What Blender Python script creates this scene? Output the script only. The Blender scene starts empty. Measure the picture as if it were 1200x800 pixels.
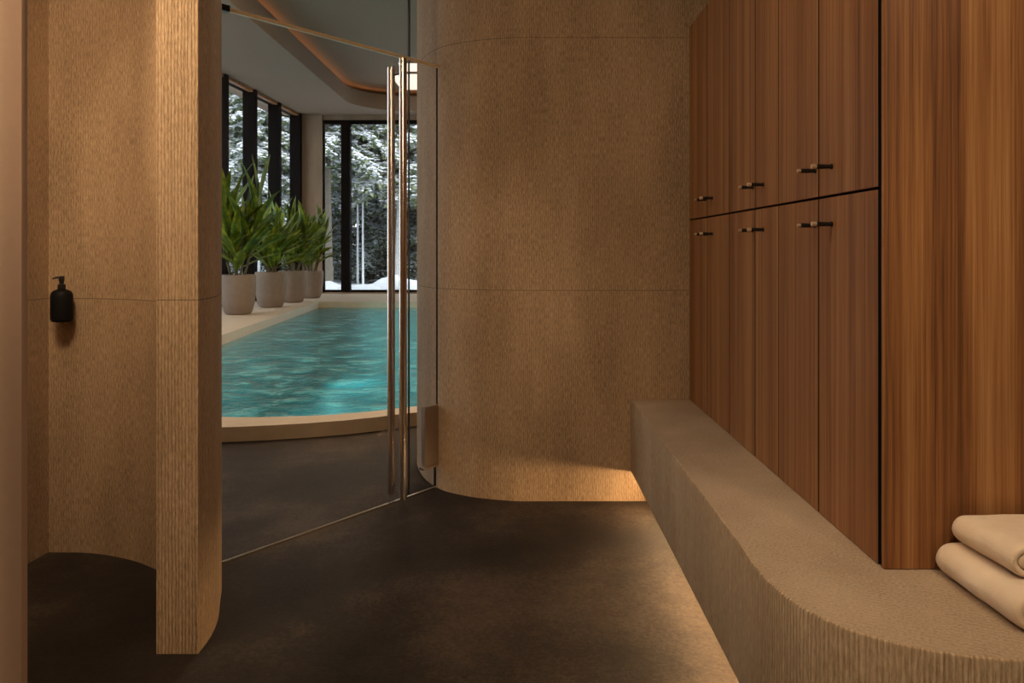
import bpy, bmesh, math, random
from mathutils import Vector, Matrix, noise
random.seed(7)
sc = bpy.context.scene
# ------------------------------------------------------------------ camera
F, CX, CY, H = 900.0, 607.0, 292.0, 1.30
cam_d = bpy.data.cameras.new('camera'); cam = bpy.data.objects.new('camera', cam_d)
sc.collection.objects.link(cam); sc.camera = cam
cam.location = (0, 0, H); cam.rotation_euler = (math.pi/2, 0, 0)
cam_d.sensor_width = 36; cam_d.lens = 36*F/1200
cam_d.shift_x = -(CX-600)/1200; cam_d.shift_y = -(400-CY)/1200
cam_d.clip_start = .05; cam_d.clip_end = 300
# ------------------------------------------------------------------ world, view
sc.view_settings.view_transform = 'Standard'; sc.view_settings.look = 'None'
sc.view_settings.gamma = 1; sc.view_settings.use_curve_mapping = False
sc.view_settings.exposure = 0.0
W = bpy.data.worlds.new('world'); sc.world = W; W.use_nodes = True
bg = W.node_tree.nodes['Background']
bg.inputs[0].default_value = (.84, .91, 1, 1); bg.inputs[1].default_value = 3.0
# ------------------------------------------------------------------ lights
def area(name, loc, target, sx, sy, power, col, spread=180):
    l = bpy.data.lights.new(name, 'AREA'); l.shape = 'RECTANGLE'; l.size = sx; l.size_y = sy
    l.energy = power; l.color = col; l.spread = math.radians(spread)
    o = bpy.data.objects.new(name, l); sc.collection.objects.link(o); o.location = loc
    o.rotation_euler = (Vector(target)-Vector(loc)).to_track_quat('-Z', 'Y').to_euler(); return o
def spot(name, loc, target, power, col, ang, blend=.6, rad=.04):
    l = bpy.data.lights.new(name, 'SPOT'); l.energy = power; l.color = col
    l.spot_size = math.radians(ang); l.spot_blend = blend; l.shadow_soft_size = rad
    o = bpy.data.objects.new(name, l); sc.collection.objects.link(o); o.location = loc
    o.rotation_euler = (Vector(target)-Vector(loc)).to_track_quat('-Z', 'Y').to_euler(); return o
WARM = (1, .77, .52)
area('ceiling_light_room', (0.1, -0.8, 2.70), (0.1, 1.6, .6), 1.2, .5, 42, WARM)
area('ceiling_light_niche', (-1.40, 1.80, 2.71), (-1.50, 3.1, .9), .5, .3, 32, WARM)
spot('downlight_niche', (-1.93, 2.35, 2.70), (-1.42, 3.08, 1.5), 22, WARM, 70, 1, .08)
spot('fill_pillar', (-.50, .2, 2.70), (-1.12, 2.47, .75), 70, WARM, 34, 1, .06)  # added fill spot, keeps the pillar bright down to its base
spot('fill_niche_low', (-1.30, 1.45, 2.70), (-1.68, 3.25, .75), 48, WARM, 62, 1, .12)  # added fill spot, brightens the lower part of the niche wall
spot('downlight_panel', (1.15, .9, 2.70), (1.2, 1.85, 1.3), 26, WARM, 95, 1)
spot('downlight_bench', (.7, .7, 2.70), (1.1, 1.65, .5), 58, WARM, 55, 1)
spot('fill_back_wall', (-.42, 2.9, 2.70), (-.32, 4.0, .35), 42, WARM, 60, 1, .08)  # added spot, stands in for strip light low on the back wall
area('ceiling_light_cabinets', (-.1, 1.9, 2.71), (.9, 2.8, 1.3), .8, .3, 7, WARM)
spot('fill_bench_front', (-.55, 1.5, 2.70), (.58, 2.2, .30), 34, (1, .86, .70), 45, 1, .1)  # added spot, stands in for daylight reaching the bench front
area('bench_led', (.69, 2.72, .148), (.50, 2.72, .02), 2.4, .03, 19, (1, .66, .34))
for i_, (y_, p_) in enumerate(((8, 60), (12, 60), (16, 60))):
    area('pool_fill', (-4.1+.1*i_, y_, -.5), (0, y_, -1.2), .3, .3, p_, (.8, 1, .98))  # underwater fill lights, added to brighten the basin tiles
area('pool_fill', (-1.9, 6.05, -.45), (-1, 12, -1.4), 2.4, .3, 22, (.8, 1, 1))  # added underwater fill for the near end of the basin
area('hall_ceiling_light', (-.3, 9.5, 5.42), (-.3, 9.5, 0), 3, 5, 480, (1, .74, .48))
sun = bpy.data.lights.new('sun', 'SUN'); sun.energy = 3.6; sun.angle = math.radians(25); sun.color = (1, .97, .94)
so = bpy.data.objects.new('sun', sun); sc.collection.objects.link(so); so.rotation_euler = Vector((-.45, .62, -1.0)).to_track_quat('-Z', 'Y').to_euler()

# ------------------------------------------------------------------ materials
def lin(h):
    h = h.lstrip('#'); v = [int(h[i:i+2], 16)/255 for i in (0, 2, 4)]
    return tuple(c/12.92 if c <= .04045 else ((c+.055)/1.055)**2.4 for c in v) + (1,)
class NT:
    def __init__(s, name):
        s.m = bpy.data.materials.new(name); s.m.use_nodes = True; s.t = s.m.node_tree
        s.b = s.t.nodes['Principled BSDF']; s.out = s.t.nodes['Material Output']
    def n(s, typ, **kw):
        nd = s.t.nodes.new(typ)
        for k, v in kw.items():
            if k.startswith('_'): nd.inputs[k[1:]].default_value = v
            else: setattr(nd, k, v)
        return nd
    def l(s, a, b): s.t.links.new(a, b)
    def math(s, op, a, b=None, c=None):
        nd = s.n('ShaderNodeMath', operation=op)
        for i, v in enumerate((a, b, c)):
            if v is None: continue
            if isinstance(v, (int, float)): nd.inputs[i].default_value = v
            else: s.l(v, nd.inputs[i])
        return nd.outputs[0]
    def ramp(s, fac, stops):
        r = s.n('ShaderNodeValToRGB'); e = r.color_ramp.elements
        e[0].position, e[0].color = stops[0]; e[1].position, e[1].color = stops[-1]
        for p, c in stops[1:-1]:
            x = e.new(p); x.color = c
        s.l(fac, r.inputs[0]); return r.outputs[0]
    def noise(s, vec, scale, sc3=(1, 1, 1), detail=3, rough=.55, loc=None):
        mp = s.n('ShaderNodeMapping'); mp.inputs['Scale'].default_value = sc3
        s.l(vec, mp.inputs[0])
        if loc is not None: s.l(loc, mp.inputs['Location'])
        nz = s.n('ShaderNodeTexNoise'); nz.inputs['Scale'].default_value = scale
        nz.inputs['Detail'].default_value = detail; nz.inputs['Roughness'].default_value = rough
        s.l(mp.outputs[0], nz.inputs['Vector']); return nz.outputs[0]
    def mul(s, col, fac_col):
        m = s.n('ShaderNodeMix', data_type='RGBA', blend_type='MULTIPLY'); m.inputs[0].default_value = 1
        s.l(col, m.inputs[6]); s.l(fac_col, m.inputs[7]); return m.outputs[2]
    def bump(s, h, strength, dist, normal=None):
        b = s.n('ShaderNodeBump'); b.inputs['Strength'].default_value = strength
        b.inputs['Distance'].default_value = dist; s.l(h, b.inputs['Height'])
        if normal is not None: s.l(normal, b.inputs['Normal'])
        return b.outputs[0]
def simple(name, col, rough=.5, metal=0, var=0, bump=0, bscale=60, spec=.5):
    m = NT(name); m.b.inputs['Roughness'].default_value = rough; m.b.inputs['Metallic'].default_value = metal
    m.b.inputs['Specular IOR Level'].default_value = spec
    tc = m.n('ShaderNodeTexCoord')
    nz = m.noise(tc.outputs['Object'], bscale, detail=4)
    k = var if var else .06
    m.l(m.ramp(nz, [(.25, tuple(c*(1-k) for c in col[:3])+(1,)), (.75, tuple(min(1, c*(1+k)) for c in col[:3])+(1,))]), m.b.inputs['Base Color'])
    if bump: m.l(m.bump(nz, bump, .004), m.b.inputs['Normal'])
    return m.m
def stone_mat(name, dark, mid, light, joints=(), rib=.9, wcol=.12, wb=.45):
    m = NT(name); uv = m.n('ShaderNodeUVMap').outputs[0]
    sep = m.n('ShaderNodeSeparateXYZ'); m.l(uv, sep.inputs[0])
    wv = m.n('ShaderNodeTexWave', wave_type='BANDS', bands_direction='X', wave_profile='SIN')
    mp = m.n('ShaderNodeMapping'); mp.inputs['Scale'].default_value = (1, .06, 1); m.l(uv, mp.inputs[0])
    m.l(mp.outputs[0], wv.inputs['Vector']); wv.inputs['Scale'].default_value = 29
    wv.inputs['Distortion'].default_value = 4.0; wv.inputs['Detail'].default_value = 3; wv.inputs['Detail Scale'].default_value = 3.5
    n1 = m.noise(uv, 1, (230, 34, 1), 4, .7)
    n2 = m.noise(uv, 1, (150, 34, 1), 4, .7)
    big = m.noise(uv, 1, (3.0, .8, 1), 4, .6)
    v = m.math('ADD', m.math('SUBTRACT', m.math('MULTIPLY', n1, .68), .09), m.math('ADD', m.math('MULTIPLY', wv.outputs['Fac'], wcol), m.math('MULTIPLY', big, .38)))
    col = m.ramp(v, [(.34, dark), (.54, mid), (.76, light)])
    if joints:
        msk = None
        for j in joints:
            d = m.math('ABSOLUTE', m.math('SUBTRACT', sep.outputs[1], j))
            k = m.math('LESS_THAN', d, .0016)
            msk = k if msk is None else m.math('MAXIMUM', msk, k)
        mx = m.n('ShaderNodeMix', data_type='RGBA', blend_type='MIX'); m.l(m.math('MULTIPLY', msk, .7), mx.inputs[0])
        m.l(col, mx.inputs[6]); mx.inputs[7].default_value = tuple(c*.35 for c in dark[:3])+(1,); col = mx.outputs[2]
    m.l(col, m.b.inputs['Base Color']); m.b.inputs['Roughness'].default_value = .8
    m.b.inputs['Specular IOR Level'].default_value = .25
    h = m.math('ADD', m.math('MULTIPLY', wv.outputs['Fac'], wb), m.math('MULTIPLY', n2, 1.1))
    m.l(m.bump(h, rib, .005, m.bump(n1, .35, .003)), m.b.inputs['Normal'])
    return m.m
def wood_mat(name, c0, c1, c2, c3, rough=.42, wide=1.0, plank=0):
    m = NT(name); uv = m.n('ShaderNodeUVMap').outputs[0]
    oi = m.n('ShaderNodeObjectInfo'); off = m.math('MULTIPLY', oi.outputs['Random'], 37)
    cmb = m.n('ShaderNodeCombineXYZ'); m.l(off, cmb.inputs[0]); m.l(off, cmb.inputs[2])
    broad = m.noise(uv, 1, (11*wide, .16, 1), 3, .6, cmb.outputs[0])
    mid = m.noise(uv, 1, (80*wide, .45, 1), 4, .65, cmb.outputs[0])
    fine = m.noise(uv, 1, (320, 3.5, 1), 3, .6, cmb.outputs[0])
    v = m.math('ADD', m.math('ADD', m.math('MULTIPLY', broad, .42), m.math('MULTIPLY', mid, .42)), m.math('MULTIPLY', fine, .26))
    if plank:
        sx_ = m.n('ShaderNodeSeparateXYZ'); m.l(uv, sx_.inputs[0])
        wn = m.n('ShaderNodeTexWhiteNoise', noise_dimensions='1D'); m.l(m.math('FLOOR', m.math('MULTIPLY', m.math('ADD', sx_.outputs[0], 7.047), 1/plank)), wn.inputs['W'])
        v = m.math('ADD', v, m.math('MULTIPLY', m.math('SUBTRACT', wn.outputs[0], .5), .065))
    col = m.ramp(v, [(.40, c0), (.50, c1), (.58, c2), (.70, c3)])
    m.l(col, m.b.inputs['Base Color']); m.b.inputs['Roughness'].default_value = rough
    m.b.inputs['Specular IOR Level'].default_value = .15
    m.l(m.bump(fine, .12, .002), m.b.inputs['Normal']); return m.m
def glass_mat(name, tint=(1, 1, 1, 1), ior=1.45):
    m = NT(name); m.t.nodes.remove(m.b)
    tr = m.n('ShaderNodeBsdfTransparent'); tr.inputs[0].default_value = tint
    gl = m.n('ShaderNodeBsdfGlossy'); gl.inputs['Roughness'].default_value = .01
    fr = m.n('ShaderNodeFresnel'); fr.inputs[0].default_value = ior
    geo = m.n('ShaderNodeNewGeometry')
    f2 = m.math('MULTIPLY', fr.outputs[0], m.math('SUBTRACT', 1, geo.outputs['Backfacing']))
    mx = m.n('ShaderNodeMixShader'); m.l(f2, mx.inputs[0]); m.l(tr.outputs[0], mx.inputs[1]); m.l(gl.outputs[0], mx.inputs[2])
    m.l(mx.outputs[0], m.out.inputs[0]); return m.m
def emit_mat(name, col, s):
    m = NT(name); m.b.inputs['Base Color'].default_value = col
    m.b.inputs['Emission Color'].default_value = col; m.b.inputs['Emission Strength'].default_value = s; return m.m
M = {}
DK, MD, LT = (.19, .120, .066, 1), (.42, .278, .160, 1), (.68, .49, .305, 1)
M['stone_l'] = stone_mat('ribbed_stone_left', DK, MD, LT, (1.137,), 1)
M['stone_n'] = stone_mat('ribbed_stone_niche', DK, MD, LT, (1.089,), .6, .05, .15)
M['stone_r'] = stone_mat('ribbed_stone_back', DK, MD, LT, (1.088, 2.393), .6, .07, .2)
M['stone_b'] = stone_mat('ribbed_stone_bench', (.24, .155, .085, 1), (.42, .295, .18, 1), (.60, .46, .30, 1), (), .8, .14, .8)
M['stone_t'] = stone_mat('bench_top_stone', (.26, .18, .115, 1), (.39, .285, .19, 1), (.50, .39, .28, 1), (), .25, .05, .3)
M['stone_h'] = stone_mat('pale_hall_stone', (.22, .155, .10, 1), (.34, .245, .165, 1), (.46, .35, .25, 1), (), .5)
M['wood_d'] = wood_mat('cabinet_veneer', lin('#5a3a20'), lin('#7c5130'), lin('#90623a'), lin('#a87b4d'), .5)
M['wood_p'] = wood_mat('panel_veneer', lin('#5a3a24'), lin('#845836'), lin('#9e6e44'), lin('#b78a5c'), .45, .7, .125)
M['wood_in'] = simple('cabinet_carcass', (.02, .012, .008, 1), .7)
M['black'] = simple('matt_black_metal', (.012, .011, .010, 1), .38, .3)
M['bottle'] = simple('black_ceramic', (.006, .0055, .005, 1), .6, spec=.12)
M['frame'] = simple('black_window_frame', (.005, .005, .005, 1), .7, 0, spec=.05)
M['brass'] = simple('brushed_brass', (.90, .68, .40, 1), .45, .25)
M['tip'] = simple('pale_brass_tip', (.60, .43, .28, 1), .4, .4)
M['steel'] = simple('polished_steel', (.70, .62, .54, 1), .2, 1)
M['steel_m'] = simple('satin_steel', (.42, .35, .29, 1), .35, .9)
M['pot'] = simple('taupe_concrete', (.25, .195, .155, 1), .8, 0, .08, .2, 12, .2)
M['soil'] = simple('dark_soil', (.03, .02, .012, 1), .95, 0, .4, .8, 40)
M['stem'] = simple('green_brown_stem', (.10, .085, .03, 1), .7, 0, .3)
M['ceil'] = simple('taupe_plaster', (.25, .178, .125, 1), .85, 0, .03, spec=.2)
M['ceil_f'] = simple('warm_plaster', (.45, .36, .27, 1), .85)
M['coping'] = simple('limestone_coping', (.52, .42, .31, 1), .5, 0, .07, .1, 8)
M['plinth'] = simple('dark_plinth', (.10, .07, .045, 1), .8)
M['snowg'] = simple('snow_ground', (.68, .73, .80, 1), .8, 0, .04, .5, 3)
M['snow'] = simple('clinging_snow', (.80, .84, .88, 1), .8, 0, .05)
M['bark'] = simple('dark_bark', (.14, .125, .10, 1), .9, 0, .4, .8, 20)
M['bark_w'] = simple('frosted_bark', (.50, .52, .52, 1), .9, 0, .4, .5, 14)
M['needle'] = simple('evergreen_leaf', (.15, .19, .10, 1), .7, 0, .4, 0, 3)
M['needle3'] = simple('dark_evergreen_leaf', (.11, .14, .08, 1), .8, 0, .4, 0, 3)
M['needle2'] = simple('pale_green_leaf', (.24, .28, .16, 1), .7, 0, .3, 0, 3)
M['glass'] = glass_mat('clear_glass', (.94, .925, .91, 1), 1.42)
M['glass_w'] = glass_mat('window_glass', (.95, .97, .97, 1), 1.25)
M['led'] = emit_mat('warm_led', (1, .50, .22, 1), 4.0)
M['lamp'] = emit_mat('white_diffuser', (1, .84, .70, 1), 1.0)
M['curtain'] = simple('tan_curtain_fabric', (.50, .34, .24, 1), .8, 0, .03)
# leaf: darker midrib and yellowish rim by UV
m = NT('strap_leaf'); uvn = m.n('ShaderNodeUVMap').outputs[0]; sp = m.n('ShaderNodeSeparateXYZ'); m.l(uvn, sp.inputs[0])
nz = m.noise(uvn, 1, (26, 1.2, 1), 3, .6); nb = m.noise(m.n('ShaderNodeTexCoord').outputs['Object'], 5.5)
dd = m.math('ABSOLUTE', m.math('SUBTRACT', sp.outputs[0], .5))
v = m.math('ADD', m.math('MULTIPLY', nz, .45), m.math('ADD', m.math('MULTIPLY', dd, .22), m.math('MULTIPLY', nb, .52)))
m.l(m.ramp(v, [(.38, (.022, .050, .005, 1)), (.54, (.085, .15, .008, 1)), (.74, (.46, .50, .04, 1))]), m.b.inputs['Base Color'])
m.b.inputs['Roughness'].default_value = .5; m.b.inputs['Specular IOR Level'].default_value = .25
m.b.inputs['Transmission Weight'].default_value = 0; M['leaf'] = m.m
# towel
m = NT('terry_towel'); tc = m.n('ShaderNodeTexCoord').outputs['Object']
nz = m.noise(tc, 420, detail=2); nb = m.noise(tc, 12)
m.l(m.ramp(nb, [(.3, (.66, .50, .35, 1)), (.7, (.76, .60, .43, 1))]), m.b.inputs['Base Color'])
m.b.inputs['Roughness'].default_value = .95; m.b.inputs['Sheen Weight'].default_value = .25
m.l(m.bump(nz, .6, .003), m.b.inputs['Normal']); M['towel'] = m.m
# floor
m = NT('dark_stone_floor'); tc = m.n('ShaderNodeTexCoord').outputs['Object']
n1 = m.noise(tc, 1.3, (1, 1, 1), 7, .6); n2 = m.noise(tc, 75, detail=5, rough=.8)
v = m.math('ADD', m.math('MULTIPLY', n1, .7), m.math('MULTIPLY', n2, .4))
m.l(m.ramp(v, [(.42, (.008, .0056, .0040, 1)), (.55, (.022, .0152, .0106, 1)), (.68, (.064, .045, .031, 1))]), m.b.inputs['Base Color'])
m.b.inputs['Roughness'].default_value = .7; m.b.inputs['Specular IOR Level'].default_value = .18
m.l(m.bump(n2, .45, .003), m.b.inputs['Normal']); M['floor'] = m.m
# pool tile
m = NT('teal_pool_tile'); tc = m.n('ShaderNodeTexCoord').outputs['Object']
br = m.n('ShaderNodeTexBrick'); br.offset = 0; m.l(tc, br.inputs[0]); br.inputs['Scale'].default_value = 1
br.inputs['Color1'].default_value = (.10, .52, .54, 1); br.inputs['Color2'].default_value = (.08, .44, .47, 1)
br.inputs['Mortar'].default_value = (.05, .30, .32, 1); br.inputs['Brick Width'].default_value = .3
br.inputs['Row Height'].default_value = .3; br.inputs['Mortar Size'].default_value = .006
m.l(br.outputs[0], m.b.inputs['Base Color']); m.b.inputs['Roughness'].default_value = .5; M['tile'] = m.m
# water
m = NT('pool_water'); m.t.nodes.remove(m.b); tc = m.n('ShaderNodeTexCoord').outputs['Object']
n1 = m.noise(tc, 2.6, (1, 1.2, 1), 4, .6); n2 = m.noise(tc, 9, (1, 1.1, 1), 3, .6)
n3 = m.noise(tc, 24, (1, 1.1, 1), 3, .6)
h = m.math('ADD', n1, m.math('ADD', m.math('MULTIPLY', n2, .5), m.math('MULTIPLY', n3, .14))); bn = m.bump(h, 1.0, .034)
tr = m.n('ShaderNodeBsdfRefraction'); tr.inputs['IOR'].default_value = 1.2; tr.inputs[0].default_value = (.80, .98, 1, 1); tr.inputs['Roughness'].default_value = .02
tp = m.n('ShaderNodeBsdfTransparent'); tp.inputs[0].default_value = (.32, .88, .95, 1)
gl = m.n('ShaderNodeBsdfGlossy'); gl.inputs['Roughness'].default_value = .015
fr = m.n('ShaderNodeFresnel'); fr.inputs[0].default_value = 1.31
for x in (gl, fr): m.l(bn, x.inputs['Normal'])
mx = m.n('ShaderNodeMixShader'); m.l(fr.outputs[0], mx.inputs[0]); m.l(tp.outputs[0], mx.inputs[1]); m.l(gl.outputs[0], mx.inputs[2])
# water body colour, with ripple shading painted in: dark troughs, bright crests
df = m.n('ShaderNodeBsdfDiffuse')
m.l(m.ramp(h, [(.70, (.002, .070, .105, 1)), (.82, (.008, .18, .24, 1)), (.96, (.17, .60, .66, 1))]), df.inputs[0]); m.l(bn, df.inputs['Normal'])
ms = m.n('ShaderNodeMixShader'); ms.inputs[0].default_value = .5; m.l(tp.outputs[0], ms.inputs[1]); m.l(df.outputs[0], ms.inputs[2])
m.l(ms.outputs[0], mx.inputs[1]); m.l(mx.outputs[0], m.out.inputs[0]); m.t.nodes.remove(tr); M['water'] = m.m

# ------------------------------------------------------------------ mesh helpers
def wloc(o):
    v = Vector((0, 0, 0))
    while o is not None: v += o.location; o = o.parent
    return v
def mk(name, verts, faces, mat, parent=None, uvs=None, smooth=True, origin=None, auto=35):
    """verts in world coordinates; uvs per face corner (list of lists)"""
    base = Vector(origin) if origin is not None else (wloc(parent) if parent else None)
    if base is None:
        xs = [v[0] for v in verts]; ys = [v[1] for v in verts]; zs = [v[2] for v in verts]
        base = Vector(((min(xs)+max(xs))/2, (min(ys)+max(ys))/2, min(zs)))
    me = bpy.data.meshes.new(name)
    me.from_pydata([tuple(Vector(v)-base) for v in verts], [], faces)
    if uvs is not None:
        ul = me.uv_layers.new(name='UVMap')
        i = 0
        for f in uvs:
            for c in f: ul.data[i].uv = c; i += 1
    me.materials.append(mat); me.update()
    if smooth:
        me.polygons.foreach_set('use_smooth', [True]*len(me.polygons))
        me.set_sharp_from_angle(angle=math.radians(auto))
    o = bpy.data.objects.new(name, me); sc.collection.objects.link(o)
    if parent is not None: o.parent = parent; o.location = base - wloc(parent)
    else: o.location = base
    return o
def from_bm(name, bm, mat, parent=None, smooth=True, auto=35, origin=None):
    bmesh.ops.recalc_face_normals(bm, faces=bm.faces)
    bm.verts.ensure_lookup_table(); bm.verts.index_update()
    V = [v.co.copy() for v in bm.verts]; Fc = [[v.index for v in f.verts] for f in bm.faces]
    # box-projected UV in metres
    U = []
    for f in bm.faces:
        n = f.normal; a = [abs(c) for c in n]
        if a[2] >= max(a[0], a[1]): U.append([(v.co.y, v.co.x) for v in f.verts])
        elif a[0] > a[1]: U.append([(v.co.y, v.co.z) for v in f.verts])
        else: U.append([(v.co.x, v.co.z) for v in f.verts])
    bm.free(); return mk(name, V, Fc, mat, parent, U, smooth, origin, auto)
def bx(bm, x0, x1, y0, y1, z0, z1, bev=0, seg=2):
    r = bmesh.ops.create_cube(bm, size=1)
    vs = r['verts']
    for v in vs: v.co = Vector(((x0+x1)/2+v.co.x*(x1-x0), (y0+y1)/2+v.co.y*(y1-y0), (z0+z1)/2+v.co.z*(z1-z0)))
    if bev:
        es = list({e for v in vs for e in v.link_edges})
        bmesh.ops.bevel(bm, geom=es, offset=bev, segments=seg, affect='EDGES', profile=.5)
def box(name, x0, x1, y0, y1, z0, z1, mat, parent=None, bev=0, smooth=True):
    bm = bmesh.new(); bx(bm, x0, x1, y0, y1, z0, z1, bev); return from_bm(name, bm, mat, parent, smooth)
def tube(bm, pts, rads, n=12, cap=True):
    pts = [Vector(p) for p in pts]
    if isinstance(rads, (int, float)): rads = [rads]*len(pts)
    rings = []; up = None
    for i, p in enumerate(pts):
        t = (pts[min(i+1, len(pts)-1)] - pts[max(i-1, 0)]).normalized()
        if up is None: up = Vector((0, 0, 1)) if abs(t.z) < .9 else Vector((1, 0, 0))
        a = t.cross(up).normalized(); b = t.cross(a).normalized(); up = b.cross(t) if False else up
        rings.append([bm.verts.new(p + (a*math.cos(2*math.pi*k/n)+b*math.sin(2*math.pi*k/n))*rads[i]) for k in range(n)])
    for i in range(len(rings)-1):
        for k in range(n): bm.faces.new((rings[i][k], rings[i][(k+1) % n], rings[i+1][(k+1) % n], rings[i+1][k]))
    if cap:
        bm.faces.new(rings[0][::-1]); bm.faces.new(rings[-1])
def lathe(bm, prof, c, n=32, axis='z'):
    rings = []
    for r, z in prof:
        ring = []
        for k in range(n):
            a = 2*math.pi*k/n
            ring.append(bm.verts.new((c[0]+r*math.cos(a), c[1]+r*math.sin(a), c[2]+z)))
        rings.append(ring)
    for i in range(len(rings)-1):
        for k in range(n): bm.faces.new((rings[i][k], rings[i][(k+1) % n], rings[i+1][(k+1) % n], rings[i+1][k]))
    bm.faces.new(rings[0][::-1]); bm.faces.new(rings[-1])
def spline(P, sub=8):
    out = []
    for i in range(len(P)-1):
        p0 = P[max(i-1, 0)]; p1 = P[i]; p2 = P[i+1]; p3 = P[min(i+2, len(P)-1)]
        for s in range(sub):
            t = s/sub
            out.append(tuple(.5*((2*p1[k])+(-p0[k]+p2[k])*t+(2*p0[k]-5*p1[k]+4*p2[k]-p3[k])*t*t+(-p0[k]+3*p1[k]-3*p2[k]+p3[k])*t**3) for k in range(2)))
    out.append(tuple(P[-1])); return out
def resample(P, n):
    L = [0]
    for a, b in zip(P, P[1:]): L.append(L[-1]+math.dist(a, b))
    out = []; j = 0
    for i in range(n):
        d = L[-1]*i/(n-1)
        while j < len(L)-2 and L[j+1] < d: j += 1
        t = (d-L[j])/max(1e-9, L[j+1]-L[j]); out.append(tuple(P[j][k]+(P[j+1][k]-P[j][k])*t for k in range(2)))
    return out
def prism(name, loop, z0, z1, mat, parent=None, auto=35, top_uv=True, bev=0):
    """closed footprint extruded, UV = arc length x height"""
    n = len(loop); V = [(x, y, z0) for x, y in loop]+[(x, y, z1) for x, y in loop]
    Fc, U = [], []; s = 0
    for i in range(n):
        j = (i+1) % n; d = math.dist(loop[i], loop[j])
        Fc.append([i, j, n+j, n+i]); U.append([(s, z0), (s+d, z0), (s+d, z1), (s, z1)]); s += d
    Fc.append(list(range(n, 2*n))); U.append([(y, x) for x, y in loop])
    Fc.append(list(range(n-1, -1, -1))); U.append([(y, x) for x, y in loop[::-1]])
    # orient outward
    A = sum(loop[i][0]*loop[(i+1) % n][1]-loop[(i+1) % n][0]*loop[i][1] for i in range(n))
    if A < 0: Fc = [f[::-1] for f in Fc]; U = [u[::-1] for u in U]
    return mk(name, V, Fc, mat, parent, U, True, None, auto)
def struct(o): o['kind'] = 'structure'; return o
def tag(o, label, cat, group=None, kind=None):
    o['label'] = label; o['category'] = cat
    if group: o['group'] = group
    if kind: o['kind'] = kind
    return o
def empty(name, loc):
    o = bpy.data.objects.new(name, None); sc.collection.objects.link(o); o.location = loc; o.empty_display_size = .1; return o

# ================================================================== STRUCTURE
HT = 5.75
# left curved wall with its squared end (pillar) and the shower niche
inner = spline([(-1.162, 2.468), (-1.163, 2.62), (-1.20, 2.85), (-1.31, 3.02), (-1.47, 3.12), (-1.588, 3.197), (-1.727, 3.259), (-1.854, 3.291), (-2.016, 3.297)], 8)
niche_side = spline([(-2.016, 3.297), (-2.028, 3.16), (-2.03, 2.9), (-2.03, -3.0)], 4)
outer = spline([(-1.028, 2.468), (-1.031, 2.571), (-1.052, 2.69), (-1.0987, 2.833), (-1.15, 2.98), (-1.225, 3.12), (-1.33, 3.30), (-1.52, 3.48), (-1.85, 3.62), (-2.4, 3.68), (-6.7, 3.70)], 8)
loop = inner + niche_side[1:] + [(-2.25, -3.0), (-2.25, 3.45), (-6.7, 3.45)] + outer[::-1]
wl_ = struct(prism('wall_left', loop, 0, HT, M['stone_l'])); wl_.data.materials.append(M['stone_n'])
for i_ in range(len(inner)+len(niche_side)): wl_.data.polygons[i_].material_index = 1
# back wall: curved end beside the glass, runs right behind the cabinets
rc = spline([(2.4, 3.966), (1.2, 3.966), (.5, 3.966), (.12, 3.966), (-.03, 3.97), (-.21, 4.02), (-.33, 4.085), (-.426, 4.17), (-.53, 4.36), (-.605, 4.62), (-.622, 4.80), (-.60, 4.93), (-.50, 5.05), (-.3, 5.12), (0, 5.14), (1.0, 5.14), (6.4, 5.14)], 8)
loop = rc + [(6.4, 4.6), (2.4, 4.6)]
struct(prism('wall_back', loop, 0, HT, M['stone_r']))
struct(box('wall_rear', -2.25, 2.4, -3.15, -3.0, 0, 2.9, M['stone_r']))
struct(box('wall_right', 2.2, 2.4, -3.0, 3.966, 0, 2.9, M['wood_p']))
# room ceiling, follows the glass line
cl = [(-2.25, -3.1), (2.4, -3.1), (2.4, 4.3), (-.40, 4.3), (-.42, 4.23), (-1.27, 3.12), (-1.40, 3.25), (-1.9, 3.45), (-2.25, 3.5)]
struct(prism('ceiling', cl, 2.75, 2.9, M['ceil_f']))
# pool hall outline and basin
near_out = spline([(6.0, 9.6), (4.5, 8.3), (3, 7.3), (1.4, 6.55), (0, 6.0), (-.742, 5.66), (-.932, 5.54), (-1.234, 5.38), (-1.563, 5.27), (-2.007, 5.177), (-3.0, 5.10), (-4.2, 5.10), (-6.6, 5.10)], 6)
near_in = spline([(3.6, 9.3), (3.2, 8.4), (2.4, 7.5), (1.2, 6.85), (0, 6.25), (-.755, 5.89), (-.965, 5.76), (-1.288, 5.60), (-1.63, 5.52), (-2.14, 5.51), (-2.9, 5.75), (-3.6, 6.5), (-3.95, 7.6)], 6)
NN = 60
o1 = resample(near_out, NN); i1 = resample(near_in, NN)
left_in = spline([(-3.95, 7.6), (-4.06, 9.0), (-4.147, 10.69), (-4.36, 14), (-4.56, 17.6)], 4); left_o = [(-6.6, 5.1), (-6.6, 20.9)]
far_in = [(-4.56, 17.65), (3.7, 17.65)]; far_o = [(-6.6, 20.9), (6.0, 20.9)]
right_in = [(3.7, 17.65), (3.6, 9.3)]; right_o = [(6.0, 20.9), (6.0, 9.6)]
IN = i1[:-1]+resample(left_in, 16)[:-1]+resample(far_in, 12)[:-1]+resample(right_in, 12)[:-1]
OUT = o1[:-1]+resample(left_o, 16)[:-1]+resample(far_o, 12)[:-1]+resample(right_o, 12)[:-1]
n = len(IN)
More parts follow.
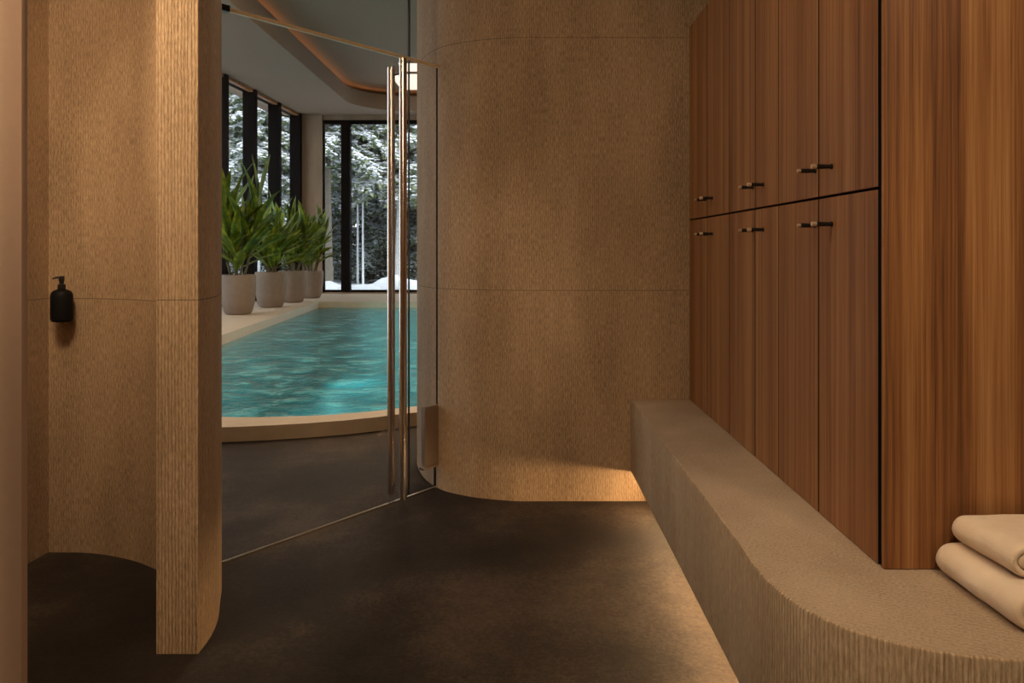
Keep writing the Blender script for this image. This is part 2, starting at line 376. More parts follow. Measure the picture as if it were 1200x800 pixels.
def ring_mesh(name, IN, OUT, zt, z_in, z_out, mat):
    n = len(IN); V = [(x, y, zt) for x, y in IN]+[(x, y, zt) for x, y in OUT]+[(x, y, z_in) for x, y in IN]+[(x, y, z_out) for x, y in OUT]
    Fc = []
    for i in range(n):
        j = (i+1) % n
        Fc += [[i, j, n+j, n+i], [i, 2*n+i, 2*n+j, j], [n+i, n+j, 3*n+j, 3*n+i], [2*n+i, 3*n+i, 3*n+j, 2*n+j]]
    bm = bmesh.new(); vs = [bm.verts.new(v) for v in V]
    for f in Fc: bm.faces.new([vs[k] for k in f])
    return from_bm(name, bm, mat)
struct(ring_mesh('pool_coping', IN, OUT, .10, -.10, 0.0, M['coping']))
# basin
V = [(x, y, -.10) for x, y in IN]+[(x, y, -1.5) for x, y in IN]
Fc = [[i, (i+1) % n, n+(i+1) % n, n+i] for i in range(n)]+[list(range(n, 2*n))]
struct(mk('pool_basin', V, Fc, M['tile'], smooth=True))
bm = bmesh.new(); f = bm.faces.new([bm.verts.new((x, y, -.04)) for x, y in IN]); bmesh.ops.recalc_face_normals(bm, faces=[f])
if f.normal.z < 0: f.normal_flip()
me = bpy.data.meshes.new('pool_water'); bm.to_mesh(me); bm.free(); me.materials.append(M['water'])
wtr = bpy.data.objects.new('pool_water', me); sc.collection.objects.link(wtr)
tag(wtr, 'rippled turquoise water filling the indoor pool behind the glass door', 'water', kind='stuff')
# dark floor up to the coping
fl = [(-6.6, -3.2), (6.0, -3.2)] + o1
bm = bmesh.new(); f = bm.faces.new([bm.verts.new((x, y, 0)) for x, y in fl])
bmesh.ops.triangulate(bm, faces=[f]); g = bm.faces[:]
r = bmesh.ops.extrude_face_region(bm, geom=g)
for v in [e for e in r['geom'] if isinstance(e, bmesh.types.BMVert)]: v.co.z = -.1
struct(from_bm('floor', bm, M['floor'], smooth=False))
# header over the glass
A = Vector((-1.265, 3.119)); B = Vector((-.430, 4.206)); D = (B-A).normalized(); N2 = Vector((D.y, -D.x))   # N2 faces the room
def gl_box(bm, p, q, z0, z1, t, off=0):
    """slab along the glass line from point p to q (2D)"""
    c = [p+N2*(off+t/2), q+N2*(off+t/2), q+N2*(off-t/2), p+N2*(off-t/2)]
    lo = [bm.verts.new((v.x, v.y, z0)) for v in c]; hi = [bm.verts.new((v.x, v.y, z1)) for v in c]
    bm.faces.new(lo[::-1]); bm.faces.new(hi)
    for i in range(4): bm.faces.new((lo[i], lo[(i+1) % 4], hi[(i+1) % 4], hi[i]))
bm = bmesh.new(); gl_box(bm, A-D*.1, B+D*.12, 2.9, HT, .2); struct(from_bm('wall_header', bm, M['stone_r'], smooth=False))
# hall ceiling: lowered soffit with recess
ZS, ZL, ZU = 4.93, 5.33, 5.47
def rrect(x0, x1, y0, y1, r, per=10):
    P = []
    for cx, cy, a0 in ((x1-r, y1-r, 0), (x0+r, y1-r, 90), (x0+r, y0+r, 180), (x1-r, y0+r, 270)):
        for k in range(per+1):
            a = math.radians(a0+90*k/per); P.append((cx+r*math.cos(a), cy+r*math.sin(a)))
    return P
rec = rrect(-4.22, 3.6, 6.4, 20.2, 1.5)
outr = []
for x, y in rec:   # project to outer rectangle
    cx, cy = -.3, 13.3; dx, dy = x-cx, y-cy
    k = min((6.3 if dx > 0 else 6.35)/abs(dx) if dx else 9e9, (7.6 if dy > 0 else 9.7)/abs(dy) if dy else 9e9); outr.append((cx+dx*k, cy+dy*k))
n = len(rec); V = []
for z, Lp in ((ZS, rec), (ZS, outr), (ZL, rec), (ZL, outr)): V += [(x, y, z) for x, y in Lp]
Fc = []
for i in range(n):
    j = (i+1) % n
    Fc += [[i, j, n+j, n+i], [i, 2*n+i, 2*n+j, j], [2*n+i, 3*n+i, 3*n+j, 2*n+j]]
bm = bmesh.new(); vs = [bm.verts.new(v) for v in V]
for f in Fc: bm.faces.new([vs[k] for k in f])
# square off the corners missed by the projection
for (x0, x1, y0, y1) in ((-6.65, 6.0, 3.6, 6.39), (-6.65, -6.0, 3.6, 20.9), (-6.65, 6.0, 20.205, 20.9), (5.0, 6.0, 3.6, 20.9)):
    bx(bm, x0, x1, y0, y1, ZS+.002, ZL-.002)
struct(from_bm('ceiling_soffit', bm, M['ceil'], smooth=True))
struct(box('ceiling_hall', -6.65, 6.0, 3.5, 20.95, ZU, ZU+.15, M['ceil']))
# LED rope in the cove (sits on the soffit lip, set back)
bm = bmesh.new(); big = [( -.31+(x+.31)*1.035, 13.3+(y-13.3)*1.018, ) for x, y in rec]
n = len(big)
for i in range(n):
    j = (i+1) % n; a, b = big[i], big[j]
    if math.dist(a, b) < .01: continue
    d = Vector((b[0]-a[0], b[1]-a[1])).normalized()*.0; w = Vector((-(b[1]-a[1]), b[0]-a[0])).normalized()*.02
    lo = [bm.verts.new((p[0]+s*w.x, p[1]+s*w.y, z)) for p, s, z in ((a, -1, ZL), (b, -1, ZL), (b, 1, ZL), (a, 1, ZL), (a, -1, ZL+.02), (b, -1, ZL+.02), (b, 1, ZL+.02), (a, 1, ZL+.02))]
    for q in ((4, 5, 6, 7), (0, 1, 5, 4), (2, 3, 7, 6)): bm.faces.new([lo[k] for k in q])
tag(from_bm('led_strip', bm, M['led'], smooth=False), 'glowing orange light strip hidden in the pool ceiling recess', 'light')
# hall walls
struct(box('wall_hall_right', 6.0, 6.2, 4.6, 20.95, 0, HT, M['stone_h']))
box_ = box('wall_hall_corner', -6.02, -5.29, 20.75, 21.1, -.3, HT, M['stone_h']); struct(box_)
struct(box('wall_hall_top', -5.29, 6.2, 20.8, 21.1, 4.80, HT, M['stone_h']))
struct(box('wall_hall_sill', -5.29, 6.2, 20.8, 21.1, -.3, .14, M['stone_h']))
# far window
wf = struct(empty('window_1', (-5.29, 20.85, .14)))
bm = bmesh.new(); bx(bm, -5.29, 6.0, 20.80, 20.92, .14, .20); bx(bm, -5.29, 6.0, 20.80, 20.92, 4.70, 4.80); bx(bm, -5.29, -5.25, 20.80, 20.92, .14, 4.80)
for x in (-4.655, -1.6, 1.4, 4.4): bx(bm, x-.12, x+.12, 20.72, 20.92, .16, 4.78)
from_bm('window_frame', bm, M['frame'], wf, False)
box('window_pane', -5.27, 5.98, 20.87, 20.885, .18, 4.75, M['glass_w'], wf)
# left glazed side
wl = struct(empty('window_2', (-6.2, 17, .1)))
X = lambda y: -7.075+.0517*y
bm = bmesh.new(); bp = bmesh.new()
def skew(bm_, y0, y1, z0, z1, d0, d1):
    c = [(X(y0)+d0, y0), (X(y0)+d1, y0), (X(y1)+d1, y1), (X(y1)+d0, y1)]
    lo = [bm_.verts.new((a, b, z0)) for a, b in c]; hi = [bm_.verts.new((a, b, z1)) for a, b in c]
    bm_.faces.new(lo[::-1]); bm_.faces.new(hi)
    for i in range(4): bm_.faces.new((lo[i], lo[(i+1) % 4], hi[(i+1) % 4], hi[i]))
for k in range(12):
    y = 20.50-1.53*k-.0
    if y < 5: break
    skew(bm, y, y+.15, .16, 4.93, -.08, .20)
skew(bm, 4.0, 20.75, .10, .17, -.1, .06); skew(bm, 4.0, 20.75, 4.88, 4.93, -.1, .05)
from_bm('window_frame', bm, M['frame'], wl, False)
skew(bp, 4.0, 20.7, .16, 4.90, -.05, -.035); from_bm('window_pane', bp, M['glass_w'], wl, False)
bm = bmesh.new(); skew(bm, 3.7, 20.8, -.3, .099, -.3, -.1); struct(from_bm('wall_hall_left_sill', bm, M['stone_h'], smooth=False))
bm = bmesh.new(); skew(bm, 3.7, 20.8, 4.92, HT, -.3, -.1); struct(from_bm('wall_hall_left_top', bm, M['stone_h'], smooth=False))
bm = bmesh.new(); skew(bm, 12, 20.7, 4.87, 4.93, .06, .16); struct(from_bm('window_glow_trim', bm, M['wood_p'], smooth=False))  # warm wood-coloured strip standing in for the glow along the window top
# ceiling lights of the hall
for (x0, x1, y0, y1, lab) in ((-2.66, -1.2, 17.1, 17.85, 'bright rectangular ceiling light over the pool, nearer of the two'),
                              (-3.02, -1.2, 18.15, 19.9, 'large rectangular ceiling light over the pool, nearest the far window')):
    cl_ = tag(empty('ceiling_light', ((x0+x1)/2, (y0+y1)/2, ZU-.04)), lab, 'ceiling light')
    bm = bmesh.new(); bx(bm, x0-.02, x1+.02, y0-.02, y1+.02, ZU-.03, ZU, .005); from_bm('housing', bm, M['ceil_f'], cl_)
    box('diffuser', x0, x1, y0, y1, ZU-.04, ZU-.029, M['lamp'], cl_)

# ================================================================== GLASS DOOR
def gp(t): return Vector((-1.218+.768*t, 3.18+t))
J = gp(.842)
T0 = .012
d1 = struct(empty('door_1', (A.x, A.y, 0)))
bm = bmesh.new(); gl_box(bm, A, J-D*.002, .014, 2.294, .010); from_bm('glass_pane', bm, M['glass'], d1, False)
bm = bmesh.new(); gl_box(bm, J-D*.0015, J+D*.0015, .014, 2.288, .011); from_bm('edge_seal', bm, M['black'], d1, False)
pm = gp(.775)
for s, lab in ((1, None), (-1, None)):
    q = pm + N2*(.048*s); q = q - D*(.004*s)
    z0, z1 = (.027, 2.275) if s > 0 else (.031, 2.245)
    bm = bmesh.new(); lathe(bm, [(.018, 0), (.020, .002), (.020, z1-z0-.002), (.018, z1-z0)], (q.x, q.y, z0), 24)
    h_ = from_bm('pull_handle', bm, M['steel'], d1)
    bm = bmesh.new()
    for z in (.07, 2.20): tube(bm, [(q.x, q.y, z), (pm.x, pm.y, z)], .0045, 10)
    from_bm('standoff', bm, M['black'], h_)
w3 = struct(empty('window_3', (J.x, J.y, 0)))
bm = bmesh.new(); gl_box(bm, J+D*.004, B, .014, 2.294, .010); from_bm('glass_pane', bm, M['glass'], w3, False)
pf = gp(.985)
bm = bmesh.new(); gl_box(bm, gp(.925)+N2*.0, gp(1.01), .135, .455, .026, .0); bmesh.ops.bevel(bm, geom=bm.edges[:], offset=.002, segments=1, affect='EDGES'); from_bm('patch_fitting', bm, M['steel_m'], w3)
bm = bmesh.new(); gl_box(bm, gp(.915), gp(1.02), .122, .135, .034); from_bm('fitting_clip', bm, M['steel'], w3, False)
bm = bmesh.new(); gl_box(bm, gp(.995), gp(1.0), .014, .122, .012); gl_box(bm, gp(1.010), gp(1.013), .455, 2.288, .012); from_bm('wall_channel', bm, M['frame'], w3, False)
w4 = struct(empty('window_4', (A.x, A.y, 2.3)))
bm = bmesh.new(); gl_box(bm, A, J-D*.003, 2.306, 2.75, .010); gl_box(bm, J+D*.003, B, 2.306, 2.75, .010); from_bm('glass_pane', bm, M['glass'], w4, False)
bm = bmesh.new(); gl_box(bm, J-D*.0035, J+D*.0035, 2.306, 2.75, .012); from_bm('edge_seal', bm, M['black'], w4, False)
bm = bmesh.new(); gl_box(bm, A, B+D*.005, 2.289, 2.303, .018); from_bm('head_rail', bm, M['brass'], w4, False)
bm = bmesh.new(); gl_box(bm, gp(-.02), gp(.015), 2.284, 2.310, .03); from_bm('rail_bracket', bm, M['black'], w4, False)
bm = bmesh.new(); gl_box(bm, A, B, .0, .010, .014); struct(from_bm('trim_2', bm, M['steel'], smooth=False))

# ================================================================== BENCH
corner = [(.583, 3.962), (.583, 2.6), (.583, 2.05), (.579, 1.90), (.586, 1.78), (.614, 1.665), (.668, 1.575), (.745, 1.512), (.835, 1.471), (.954, 1.447), (1.10, 1.437), (1.4, 1.435), (2.198, 1.435)]
bl = spline(corner, 6) + [(2.198, 3.962)]
bench = tag(empty('bench', (.9, 2.6, 0)), 'long floating ribbed stone bench with a rounded corner below the cabinets', 'bench')
# slab with a softly rounded top edge: stack of inset loops
def inset(P, d):
    out = []; n = len(P)
    for i in range(n):
        a = Vector(P[i-1]); b = Vector(P[i]); c = Vector(P[(i+1) % n])
        t = ((b-a).normalized()+(c-b).normalized())
        t = t.normalized() if t.length > 1e-6 else (c-b).normalized()
        nn = Vector((-t.y, t.x)); out.append((b.x+nn.x*d, b.y+nn.y*d))
    return out
zl = [(.154, .004), (.158, 0), (.518, 0), (.522, .002), (.524, .006)]
n = len(bl); V = []; Fc = []; U = []; S = [0]
for i in range(n): S.append(S[-1]+math.dist(bl[i], bl[(i+1) % n]))
for z, d in zl: V += [(x, y, z) for x, y in (bl if d == 0 else [(p[0] if i in (0, n-1, n-2) else q[0], p[1] if i in (0, n-1) else q[1]) for i, (p, q) in enumerate(zip(bl, inset(bl, d)))])]
for k in range(len(zl)-1):
    for i in range(n):
        j = (i+1) % n; Fc.append([k*n+i, k*n+j, (k+1)*n+j, (k+1)*n+i]); U.append([(S[i], zl[k][0]), (S[i+1], zl[k][0]), (S[i+1], zl[k+1][0]), (S[i], zl[k+1][0])])
Fc.append(list(range((len(zl)-1)*n, len(zl)*n))); U.append([((V[i][0]*.45+V[i][1]*.85)*.8, (V[i][0]*.85-V[i][1]*.45)*4) for i in Fc[-1]])
Fc.append(list(range(n-1, -1, -1))); U.append([(V[i][1], V[i][0]) for i in Fc[-1]])
bs = mk('bench_slab', V, Fc, M['stone_b'], bench, U, True, None, 30)
bs.data.materials.append(M['stone_t']); bs.data.polygons[len(Fc)-2].material_index = 1
pl = prism('plinth', [(.80, 3.95), (.80, 1.95), (1.05, 1.72), (2.19, 1.70), (2.19, 3.95)], 0, .154, M['plinth'], bench)
box('light_strip', .715, .735, 1.75, 3.9, .146, .154, M['led'], bench)

# ================================================================== CABINETS
ZB, ZM0, ZM1, ZT = .526, 1.447, 1.455, 2.446
XF = .885
pairs = [(1.885, 2.26, 2.607, 'nearest the wide wood panel'), (2.607, 2.865, 3.217, 'in the middle of its row'), (3.217, 3.59, 3.962, 'farthest, against the stone wall')]
for up in (0, 1):
    z0, z1 = (ZB, ZM0) if not up else (ZM1, ZT)
    zh = 1.533 if up else 1.371
    for (y0, ym, y1, wh) in pairs:
        c = tag(empty('cabinet', (1.15, (y0+y1)/2, z0)), ('upper ' if up else 'lower ')+'dark walnut two-door cabinet, '+wh, 'cabinet', 'wooden cabinets above the bench')
        box('body', XF+.022, 1.45, y0+.002, y1-.002, z0+.0, z1, M['wood_in'], c)
        for (a, b, far) in ((y0, ym, 0), (ym, y1, 1)):
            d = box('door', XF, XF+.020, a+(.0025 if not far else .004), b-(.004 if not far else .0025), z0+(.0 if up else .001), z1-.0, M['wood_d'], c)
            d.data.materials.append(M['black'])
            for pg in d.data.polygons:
                if abs(pg.normal.y) > .6: pg.material_index = 1  # side faces blackened to stand in for shade in the door gaps
            yh = ym-.098 if not far else ym+.022
            bm = bmesh.new(); L = .056
            tube(bm, [(XF+.004, yh, zh), (XF-L+.012, yh, zh)], [.0058, .0058], 12)
            tube(bm, [(XF-.001, yh, zh), (XF-.006, yh, zh)], .0075, 14)
            tube(bm, [(XF-.018, yh, zh), (XF-.045, yh, zh)], [.0064, .0070], 12)
            h_ = from_bm('handle', bm, M['black'], d)
            bm = bmesh.new(); tube(bm, [(XF-.045, yh, zh), (XF-.046, yh, zh), (XF-.058+.004*far, yh, zh), (XF-.059+.004*far, yh, zh)], [.006-.001*far, .0070-.0015*far, .0070-.0015*far, .006-.001*far], 14)
            kn = from_bm('handle_tip', bm, M['tip'], h_); kn['label'] = 'brass handle tip'
# wide frontal panel
pn = box('wood_panel', .886, 2.19, 1.860, 1.873, ZB, 2.745, M['wood_p'], None, .001)
tag(pn, 'wide warm walnut wall panel standing behind the folded towels', 'panel')

# ================================================================== TOWELS
def towel(name, x0, y0, y1, z0, th, w, label, seed, rot=0, layers=2):
    random.seed(seed); r = th/(2*layers)*.5   # ribbon half thickness
    r = th/(4*layers) if layers > 1 else th/4
    bm = bmesh.new(); cx, cz = x0, z0+th/2
    ny = 26
    for L in range(layers):
        R = th/2 - r*(2*L+1)+.0006*L; xs = x0+th/2+ (r*2.0)*0
        path = []
        for k in range(7): path.append((x0+w-(w-th/2)*k/7, cz+R))
        for k in range(13):
            a = math.pi/2+math.pi*k/12; path.append((x0+th/2+max(R, .0)*math.cos(a)*1.0, cz+R*math.sin(a)))
        for k in range(1, 8): path.append((x0+th/2+(w-th/2)*k/7, cz-R))
        # rings of ribbon: outer and inner offset
        m_ = len(path)
        def off(i, s):
            a = Vector(path[max(i-1, 0)]); b = Vector(path[min(i+1, m_-1)]); t = (b-a).normalized(); nn = Vector((-t.y, t.x)); p = Vector(path[i]); return p-nn*s
        grid = {}
        for j in range(ny+1):
            v = j/ny
            e = min(j, ny-j); k = {0: .35, 1: .82}.get(e, 1.0); ins = {0: .0, 1: .004}.get(e, 0)
            y = y0+(y1-y0)*v
            if e == 1: y += (.004-(y1-y0)/ny) if j == 1 else -(.004-(y1-y0)/ny)
            for i in range(m_):
                for s in (0, 1):
                    p = off(i, (r*k if s == 0 else -r*k)*.97)
                    nz_ = noise.noise(Vector((p.x*9, y*9, p.y*9+seed)))*.004+noise.noise(Vector((p.x*30, y*30, p.y*30+seed)))*.0012
                    sag = -.004*math.sin(v*math.pi) if p.y > cz else 0
                    pz = max(p.y+(nz_*1.2+sag if p.y > cz-.005 else 0), z0+.0005)
                    grid[i, j, s] = bm.verts.new((p.x+nz_*1.0+.006*math.sin(v*2.4+seed), y, pz))
        for j in range(ny):
            for i in range(m_-1):
                bm.faces.new((grid[i, j, 0], grid[i+1, j, 0], grid[i+1, j+1, 0], grid[i, j+1, 0]))
                bm.faces.new((grid[i, j, 1], grid[i, j+1, 1], grid[i+1, j+1, 1], grid[i+1, j, 1]))
            for i in (0, m_-1): bm.faces.new((grid[i, j, 0], grid[i, j+1, 0], grid[i, j+1, 1], grid[i, j, 1]))
        for i in range(m_-1):
            bm.faces.new((grid[i, 0, 0], grid[i, 0, 1], grid[i+1, 0, 1], grid[i+1, 0, 0]))
            bm.faces.new((grid[i, ny, 0], grid[i+1, ny, 0], grid[i+1, ny, 1], grid[i, ny, 1]))
    o = from_bm(name, bm, M['towel'], None, True, 80, origin=(x0+w/2, (y0+y1)/2, z0)); o.rotation_euler.z = rot
    return tag(o, label, 'towel', 'folded towels on the bench')
towel('folded_towel', 1.003, 1.548, 1.840, .5245, .078, .42, 'larger beige folded towel lying directly on the stone bench', 3)
towel('folded_towel', 1.036, 1.622, 1.830, .6035, .070, .34, 'smaller beige folded towel resting on top of the other towel', 8)

# ================================================================== SOAP DISPENSER
sx, sy, sz = -1.917, 3.226, .996
sd = tag(empty('soap_dispenser', (sx, sy, sz)), 'matt black pump soap dispenser mounted on the ribbed niche wall', 'soap dispenser')
bm = bmesh.new(); lathe(bm, [(.033, 0), (.040, .004), (.0425, .012), (.0425, .108), (.040, .120), (.033, .129), (.022, .134), (.014, .137)], (sx, sy, sz), 36); from_bm('bottle', bm, M['bottle'], sd, True, 50)
bm = bmesh.new(); lathe(bm, [(.014, .136), (.0155, .138), (.0155, .155), (.012, .158), (.009, .160), (.009, .172)], (sx, sy, sz), 24); from_bm('collar', bm, M['black'], sd)
bm = bmesh.new(); lathe(bm, [(.0105, .170), (.0115, .172), (.0115, .188), (.0095, .192)], (sx, sy, sz), 20)
tube(bm, [(sx, sy, sz+.186), (sx-.022, sy-.002, sz+.185), (sx-.036, sy-.004, sz+.180)], [.0050, .0042, .0032], 10); from_bm('pump', bm, M['black'], sd)
bm = bmesh.new(); bx(bm, sx-.045, sx-.005, sy+.030, 3.293, sz+.02, sz+.09, .003); from_bm('wall_bracket', bm, M['black'], sd)

# ================================================================== CURTAIN
cp = []
for k in range(120):
    t = k/119; x = -1.75+(.915)*t; y = 1.18+.13*t
    cp.append((x, y+.035*math.sin(t*2*math.pi*9+.6)))
cp[-1] = (-.834, 1.29)
th = .006; back = [(x-.0, y+th) for x, y in cp[::-1]]
cu = prism('curtain', cp+back, .012, 2.73, M['curtain'], None, 60)
tag(cu, 'plain tan fabric curtain hanging at the left edge in the foreground', 'curtain')

# ================================================================== POTTED PLANTS
def leaf(bm, uvl, base, az, el, L, w, droop, tw=0):
    n = 9; pts = []; d = Vector((math.cos(az)*math.cos(el), math.sin(az)*math.cos(el), math.sin(el)))
    p = Vector(base); st = L/n; side0 = Vector((-math.sin(az), math.cos(az), 0))
    rows = []
    for i in range(n+1):
        t = i/n; prof = (.34+.66*min(1, t/.35)**.8) * (1-max(0, (t-.45)/.55)**2.0)
        ww = w*max(prof, .02)/2
        s = (side0*math.cos(tw*t)+d.cross(side0)*math.sin(tw*t)).normalized(); up = s.cross(d).normalized()
        if up.z < 0: up = -up
        rows.append([bm.verts.new(p-s*ww+up*ww*.35), bm.verts.new(p), bm.verts.new(p+s*ww+up*ww*.35)])
        p = p+d*st
        d = (d+Vector((0, 0, -droop*(.3+1.6*t)/n))).normalized()
    for i in range(n):
        for k in range(2):
            f = bm.faces.new((rows[i][k], rows[i][k+1], rows[i+1][k+1], rows[i+1][k]))
            for lp, (a, b) in zip(f.loops, ((k*.5, i/n), (k*.5+.5, i/n), (k*.5+.5, (i+1)/n), (k*.5, (i+1)/n))): lp[uvl].uv = (a, b)
def plant(x, y, s, seed, label, hgt):
    random.seed(seed); z = .10
    P = tag(empty('potted_plant', (x, y, z)), label, 'plant', 'potted plants along the pool')
    R, hh = .32*s, .73*s
    prof = [(.19*s, 0), (.222*s, .010), (.250*s, .05*s), (.290*s, .20*s), (.314*s, .42*s), (.322*s, .60*s), (.318*s, hh-.01), (.312*s, hh), (.297*s, hh-.002), (.295*s, hh-.06)]
    bm = bmesh.new(); lathe(bm, prof, (x, y, z), 48); from_bm('pot', bm, M['pot'], P)
    bm = bmesh.new(); lathe(bm, [(.293*s, hh-.075), (.293*s, hh-.045), (.15*s, hh-.03), (.02, hh-.028)], (x, y, z), 32); from_bm('soil', bm, M['soil'], P)
    bm = bmesh.new(); bl_ = bmesh.new(); uvl = bl_.loops.layers.uv.new('UVMap')
    for k in range(6):
        a = k*2*math.pi/6+random.uniform(-.4, .4); rr = random.uniform(.03, .17)*s
        bxp = Vector((x+rr*math.cos(a), y+rr*math.sin(a), z+hh-.06)); Hs = random.uniform(.35, 1.0)*hgt*.55
        tip = bxp+Vector((math.cos(a)*Hs*.22, math.sin(a)*Hs*.22, Hs)); mid = (bxp+tip)/2+Vector((math.cos(a)*.03, math.sin(a)*.03, 0))
        tube(bm, [bxp, mid, tip], [.024, .02, .014], 8)
        nl = 10
        for q in range(nl):
            t = q/(nl-1); b = bxp.lerp(tip, .25+.75*t) if Hs > .4 else bxp.lerp(tip, .4+.6*t)
            az = q*2.4+random.uniform(-.3, .3)+k
            el = math.radians(random.uniform(22, 48)+t*38)
            leaf(bl_, uvl, b, az, min(el, math.radians(86)), random.uniform(.70, 1.15)*s*(hgt/2.1), random.uniform(.14, .20)*s, random.uniform(.15, .95)*(1.1-t*.75), random.uniform(-.5, .5))
    from_bm('stem', bm, M['stem'], P)
    bl_.verts.ensure_lookup_table(); bl_.verts.index_update()
    V = [v.co.copy() for v in bl_.verts]; Fc = [[v.index for v in f.verts] for f in bl_.faces]; U = [[tuple(lp[uvl].uv) for lp in f.loops] for f in bl_.faces]; bl_.free()
    mk('foliage', V, Fc, M['leaf'], P, U, True, None, 60)
plant(-5.19, 14.25, 1.0, 11, 'tall strap-leaved plant in the largest taupe pot, nearest the glass door', 2.55)
plant(-5.13, 15.95, 1.0, 22, 'strap-leaved plant in a taupe pot, second along the pool from the glass door', 2.0)
plant(-5.12, 17.45, .98, 33, 'strap-leaved plant in a taupe pot, third along the pool from the glass door', 1.95)
plant(-5.10, 18.95, .92, 44, 'strap-leaved plant in a taupe pot, farthest from the door beside the corner pillar', 1.9)

# ================================================================== OUTSIDE
bm = bmesh.new(); g = {}
for i in range(61):
    for j in range(56):
        x = -38+i*1.0; y = 2+j*1.15
        z = -.25+.035*max(0, y-24)+.5*noise.noise(Vector((x*.25, y*.25, 3)))+.25*noise.noise(Vector((x*.9, y*.9, 1)))
        if y < 22.5 and x > -8.5: z = -1.9
        g[i, j] = bm.verts.new((x, y, z))
for i in range(60):
    for j in range(55): bm.faces.new((g[i, j], g[i+1, j], g[i+1, j+1], g[i, j+1]))
struct(from_bm('snow_ground', bm, M['snowg'], auto=90))
def ground_z(x, y): return -.25+.035*max(0, y-24)+.5*noise.noise(Vector((x*.25, y*.25, 3)))+.25*noise.noise(Vector((x*.9, y*.9, 1)))
def clump(V, Fc, c, r, rng, flat=.6):
    """small irregular faceted lump"""
    b = len(V); n = 5
    V.append((c[0], c[1], c[2]+r*flat)); a0 = rng.random()*6
    for k in range(n):
        a = a0+k*2*math.pi/n; q = r*rng.uniform(.6, 1.25); V.append((c[0]+q*math.cos(a), c[1]+q*math.sin(a), c[2]+rng.uniform(-.2, .15)*r))
    V.append((c[0], c[1], c[2]-r*flat*.5))
    for k in range(n): Fc.append((b, b+1+k, b+1+(k+1) % n)); Fc.append((b+6, b+1+(k+1) % n, b+1+k))
def tree_proto(name, Ht, seed, bark, leafm, trunk_r=.16, bare=.25):
    rng = random.Random(seed)
    root = empty(name, (0, 0, 0))
    bm = bmesh.new(); lean = rng.uniform(-.03, .03)
    tp_ = [(lean*z*Ht, 0.02*math.sin(z*7), z*Ht) for z in [k/8 for k in range(9)]]
    tube(bm, tp_, [trunk_r*(1-.85*k/8) for k in range(9)], 8)
    from_bm('trunk', bm, M[bark], root)
    bb = bmesh.new(); LV, LF, SV, SF = [], [], [], []
    nb = 85
    for k in range(nb):
        t = bare+(1-bare)*(k/nb)**.9; z = t*Ht; az = k*2.39996+rng.uniform(-.4, .4)
        L = Ht*.26*(1-t*.72)*rng.uniform(.6, 1.2)+.3; el = rng.uniform(.05, .6)
        pts = []
        for q in range(7):
            u = q/6; pts.append(Vector((lean*z+L*u*math.cos(az), L*u*math.sin(az), z+L*u*math.sin(el)*.8-L*.55*u*u)))
        tube(bb, [pts[0], pts[3], pts[6]], [.035, .022, .008], 5, False)
        for q in range(1, 7):
            for tw in range(7):
                p = pts[q-1].lerp(pts[q], rng.random()); s_ = rng.choice((-1, 1)); l2 = L*.30*rng.uniform(.3, 1)
                a2 = az+s_*rng.uniform(.5, 1.3); e = p+Vector((l2*math.cos(a2), l2*math.sin(a2), -l2*rng.uniform(0, .7)))
                for w_ in range(3):
                    c = p.lerp(e, rng.random()); r = rng.uniform(.035, .10)
                    # leaf sprig
                    d = Vector((rng.uniform(-1, 1), rng.uniform(-1, 1), rng.uniform(-1.3, .2))).normalized()*r*2.4; sd_ = d.cross(Vector((rng.uniform(-1, 1), rng.uniform(-1, 1), .3))).normalized()*r*.7
                    b0 = len(LV); LV.extend([tuple(c), tuple(c+d*.5+sd_), tuple(c+d), tuple(c+d*.5-sd_)]); LF.append((b0, b0+1, b0+2, b0+3))
                    if rng.random() < (.95 if bare > .1 else .42+.5*t): clump(SV, SF, (c.x, c.y, c.z+r*.5), r*rng.uniform(.8, 1.5), rng, .45)
                # snow line along the twig
                for w_ in range(3):
                    c = p.lerp(e, rng.random()); clump(SV, SF, (c.x, c.y, c.z+.03), .05, rng, .5)
    from_bm('branches', bb, M['bark_w'], root)
    mk('leaves', LV, LF, M[leafm], root, None, False)
    mk('snow_cover', SV, SF, M['snow'], root, None, True, None, 60)
    return root
def copy_tree(src):
    c = src.copy(); sc.collection.objects.link(c)
    for ch in list(src.children):
        d = ch.copy(); sc.collection.objects.link(d); d.parent = c
    return c
protos = [tree_proto('snowy_tree', 11, 1, 'bark', 'needle', .20, .38), tree_proto('snowy_tree', 9, 2, 'bark_w', 'needle2', .10, .40), tree_proto('snowy_tree', 10, 5, 'bark_w', 'needle', .12, .30)]
protos.append(tree_proto('snowy_tree', 9, 8, 'bark', 'needle3', .14, .02)); protos.append(tree_proto('snowy_tree', 10, 12, 'snow', 'needle2', .05, .46)); used = [False]*5
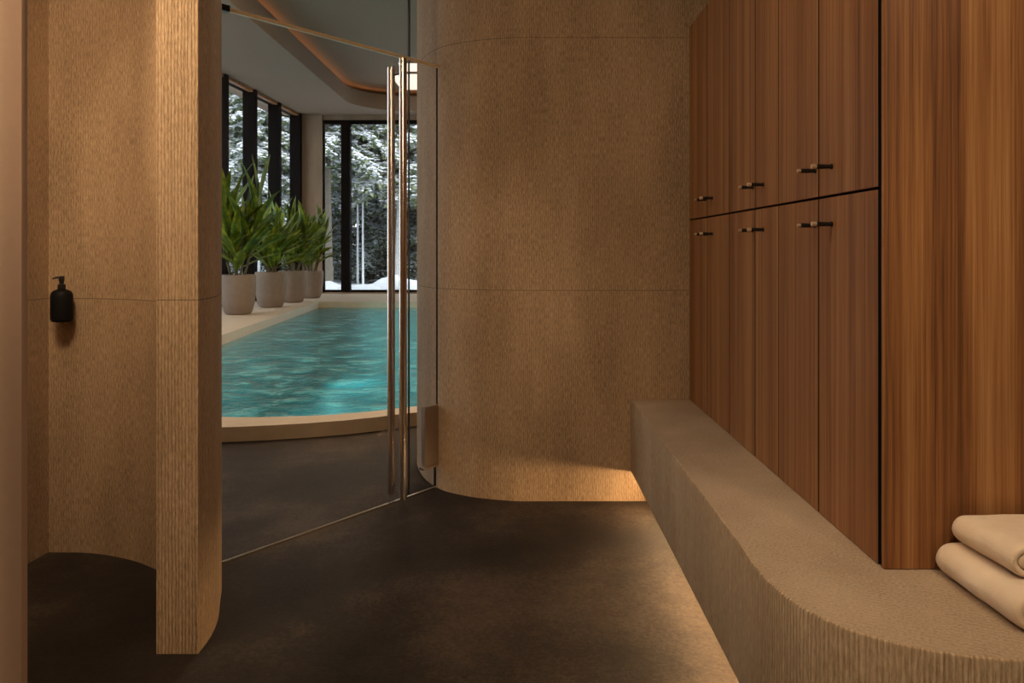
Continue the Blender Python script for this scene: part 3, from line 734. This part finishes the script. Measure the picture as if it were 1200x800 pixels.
spots = [(-6.55, 26.5, 0, 1.0, 'grey-trunked snow-covered tree standing just outside the narrow far pane'),
         (-4.5, 28.5, 1, 1.0, 'slim frosted tree behind the wide far pane, beside the black mullion'),
         (-5.0, 31.5, 0, 1.1, 'dark-trunked snow-laden tree behind the slim trunks of the wide far pane'),
         (-3.1, 28.5, 1, 1.05, 'bushy snow-laden tree seen behind the steel door handles'),
         (-9.2, 27.0, 0, 1.0, 'snow-laden tree outside the rearmost side window'),
         (-8.3, 24.5, 2, .8, 'frosted tree outside the side window above the potted plants'),
         (-10.5, 29.5, 2, 1.1, None), (-7.6, 30.5, 2, 1.1, None), (-6.3, 33.0, 3, 1.0, None), (-4.6, 34.0, 3, 1.05, None), (-2.9, 33.0, 3, 1.0, None), (-8.3, 33.5, 3, 1.0, None), (-10.6, 34.0, 3, 1.1, None), (-13.2, 33.5, 3, 1.1, None), (-1.8, 31.0, 0, 1.0, None),
         (-12.6, 34, 0, 1.1, None), (-10.0, 37, 1, 1.3, None), (-7.6, 38.5, 3, 1.35, None), (-5.2, 39, 3, 1.3, None), (-3.0, 40, 0, 1.2, None), (-15.5, 40, 2, 1.3, None),
         (-13.0, 42, 2, 1.3, None), (-10.5, 44, 0, 1.4, None), (-8.0, 45, 2, 1.4, None), (-5.4, 46, 2, 1.4, None), (-18, 46, 0, 1.5, None), (-15, 48, 2, 1.5, None), (-12, 50, 2, 1.5, None), (-9, 51, 0, 1.5, None), (-6.0, 52, 2, 1.5, None),
         (-6.3, 30.2, 4, 1.0, 'thin snow-plastered trunk nearest the black mullion in the wide far pane'), (-5.85, 29.0, 4, .95, 'thin white trunk just left of the steel handles in the wide far pane'), (-5.15, 31.2, 4, 1.05, 'thin leaning white trunk behind the left steel handle'), (-7.3, 29.0, 4, 1.0, None), (-12.0, 26, 2, 1.0, None), (-16, 31, 2, 1.2, None), (-11.5, 22.5, 1, .9, None), (-13.5, 18, 2, 1.0, None), (1.5, 30, 2, 1, None), (4.5, 33, 0, 1, None), (1, 38, 2, 1.2, None)]
rg = random.Random(4)
for (x, y, k, s, lab) in spots:
    t = protos[k] if not used[k] else copy_tree(protos[k]); used[k] = True
    t.location = (x, y, ground_z(x, y)-.1); t.scale = (s, s, s); t.rotation_euler.z = rg.uniform(0, 6.28)
    tag(t, lab or 'snow-covered woodland tree among the dense trees farther outside the pool windows', 'tree', 'snowy trees outside')
# low snow-covered mounds of undergrowth
rg = random.Random(9)
for (x, y, r, lab) in ((-5.0, 24.3, .95, 'low rounded snow mound outside the wide far pane, left of the steel handles'), (-3.9, 24.9, 1.35, 'large rounded snow mound outside, seen beside the steel handles'), (-6.1, 24.6, .7, 'small snow mound outside behind the black mullion')):
    bm = bmesh.new(); bmesh.ops.create_icosphere(bm, subdivisions=4, radius=1)
    gz = ground_z(x, y)
    for v in bm.verts:
        k = 1+.25*noise.noise(v.co*1.6+Vector((x, 0, 0)))+.06*noise.noise(v.co*6)
        v.co = Vector((x+v.co.x*r*k, y+v.co.y*r*k, gz-.2+v.co.z*r*.62*k))
    tag(from_bm('snow_mound', bm, M['snowg'], auto=90), lab, 'snow mound', 'snow mounds outside the far window')
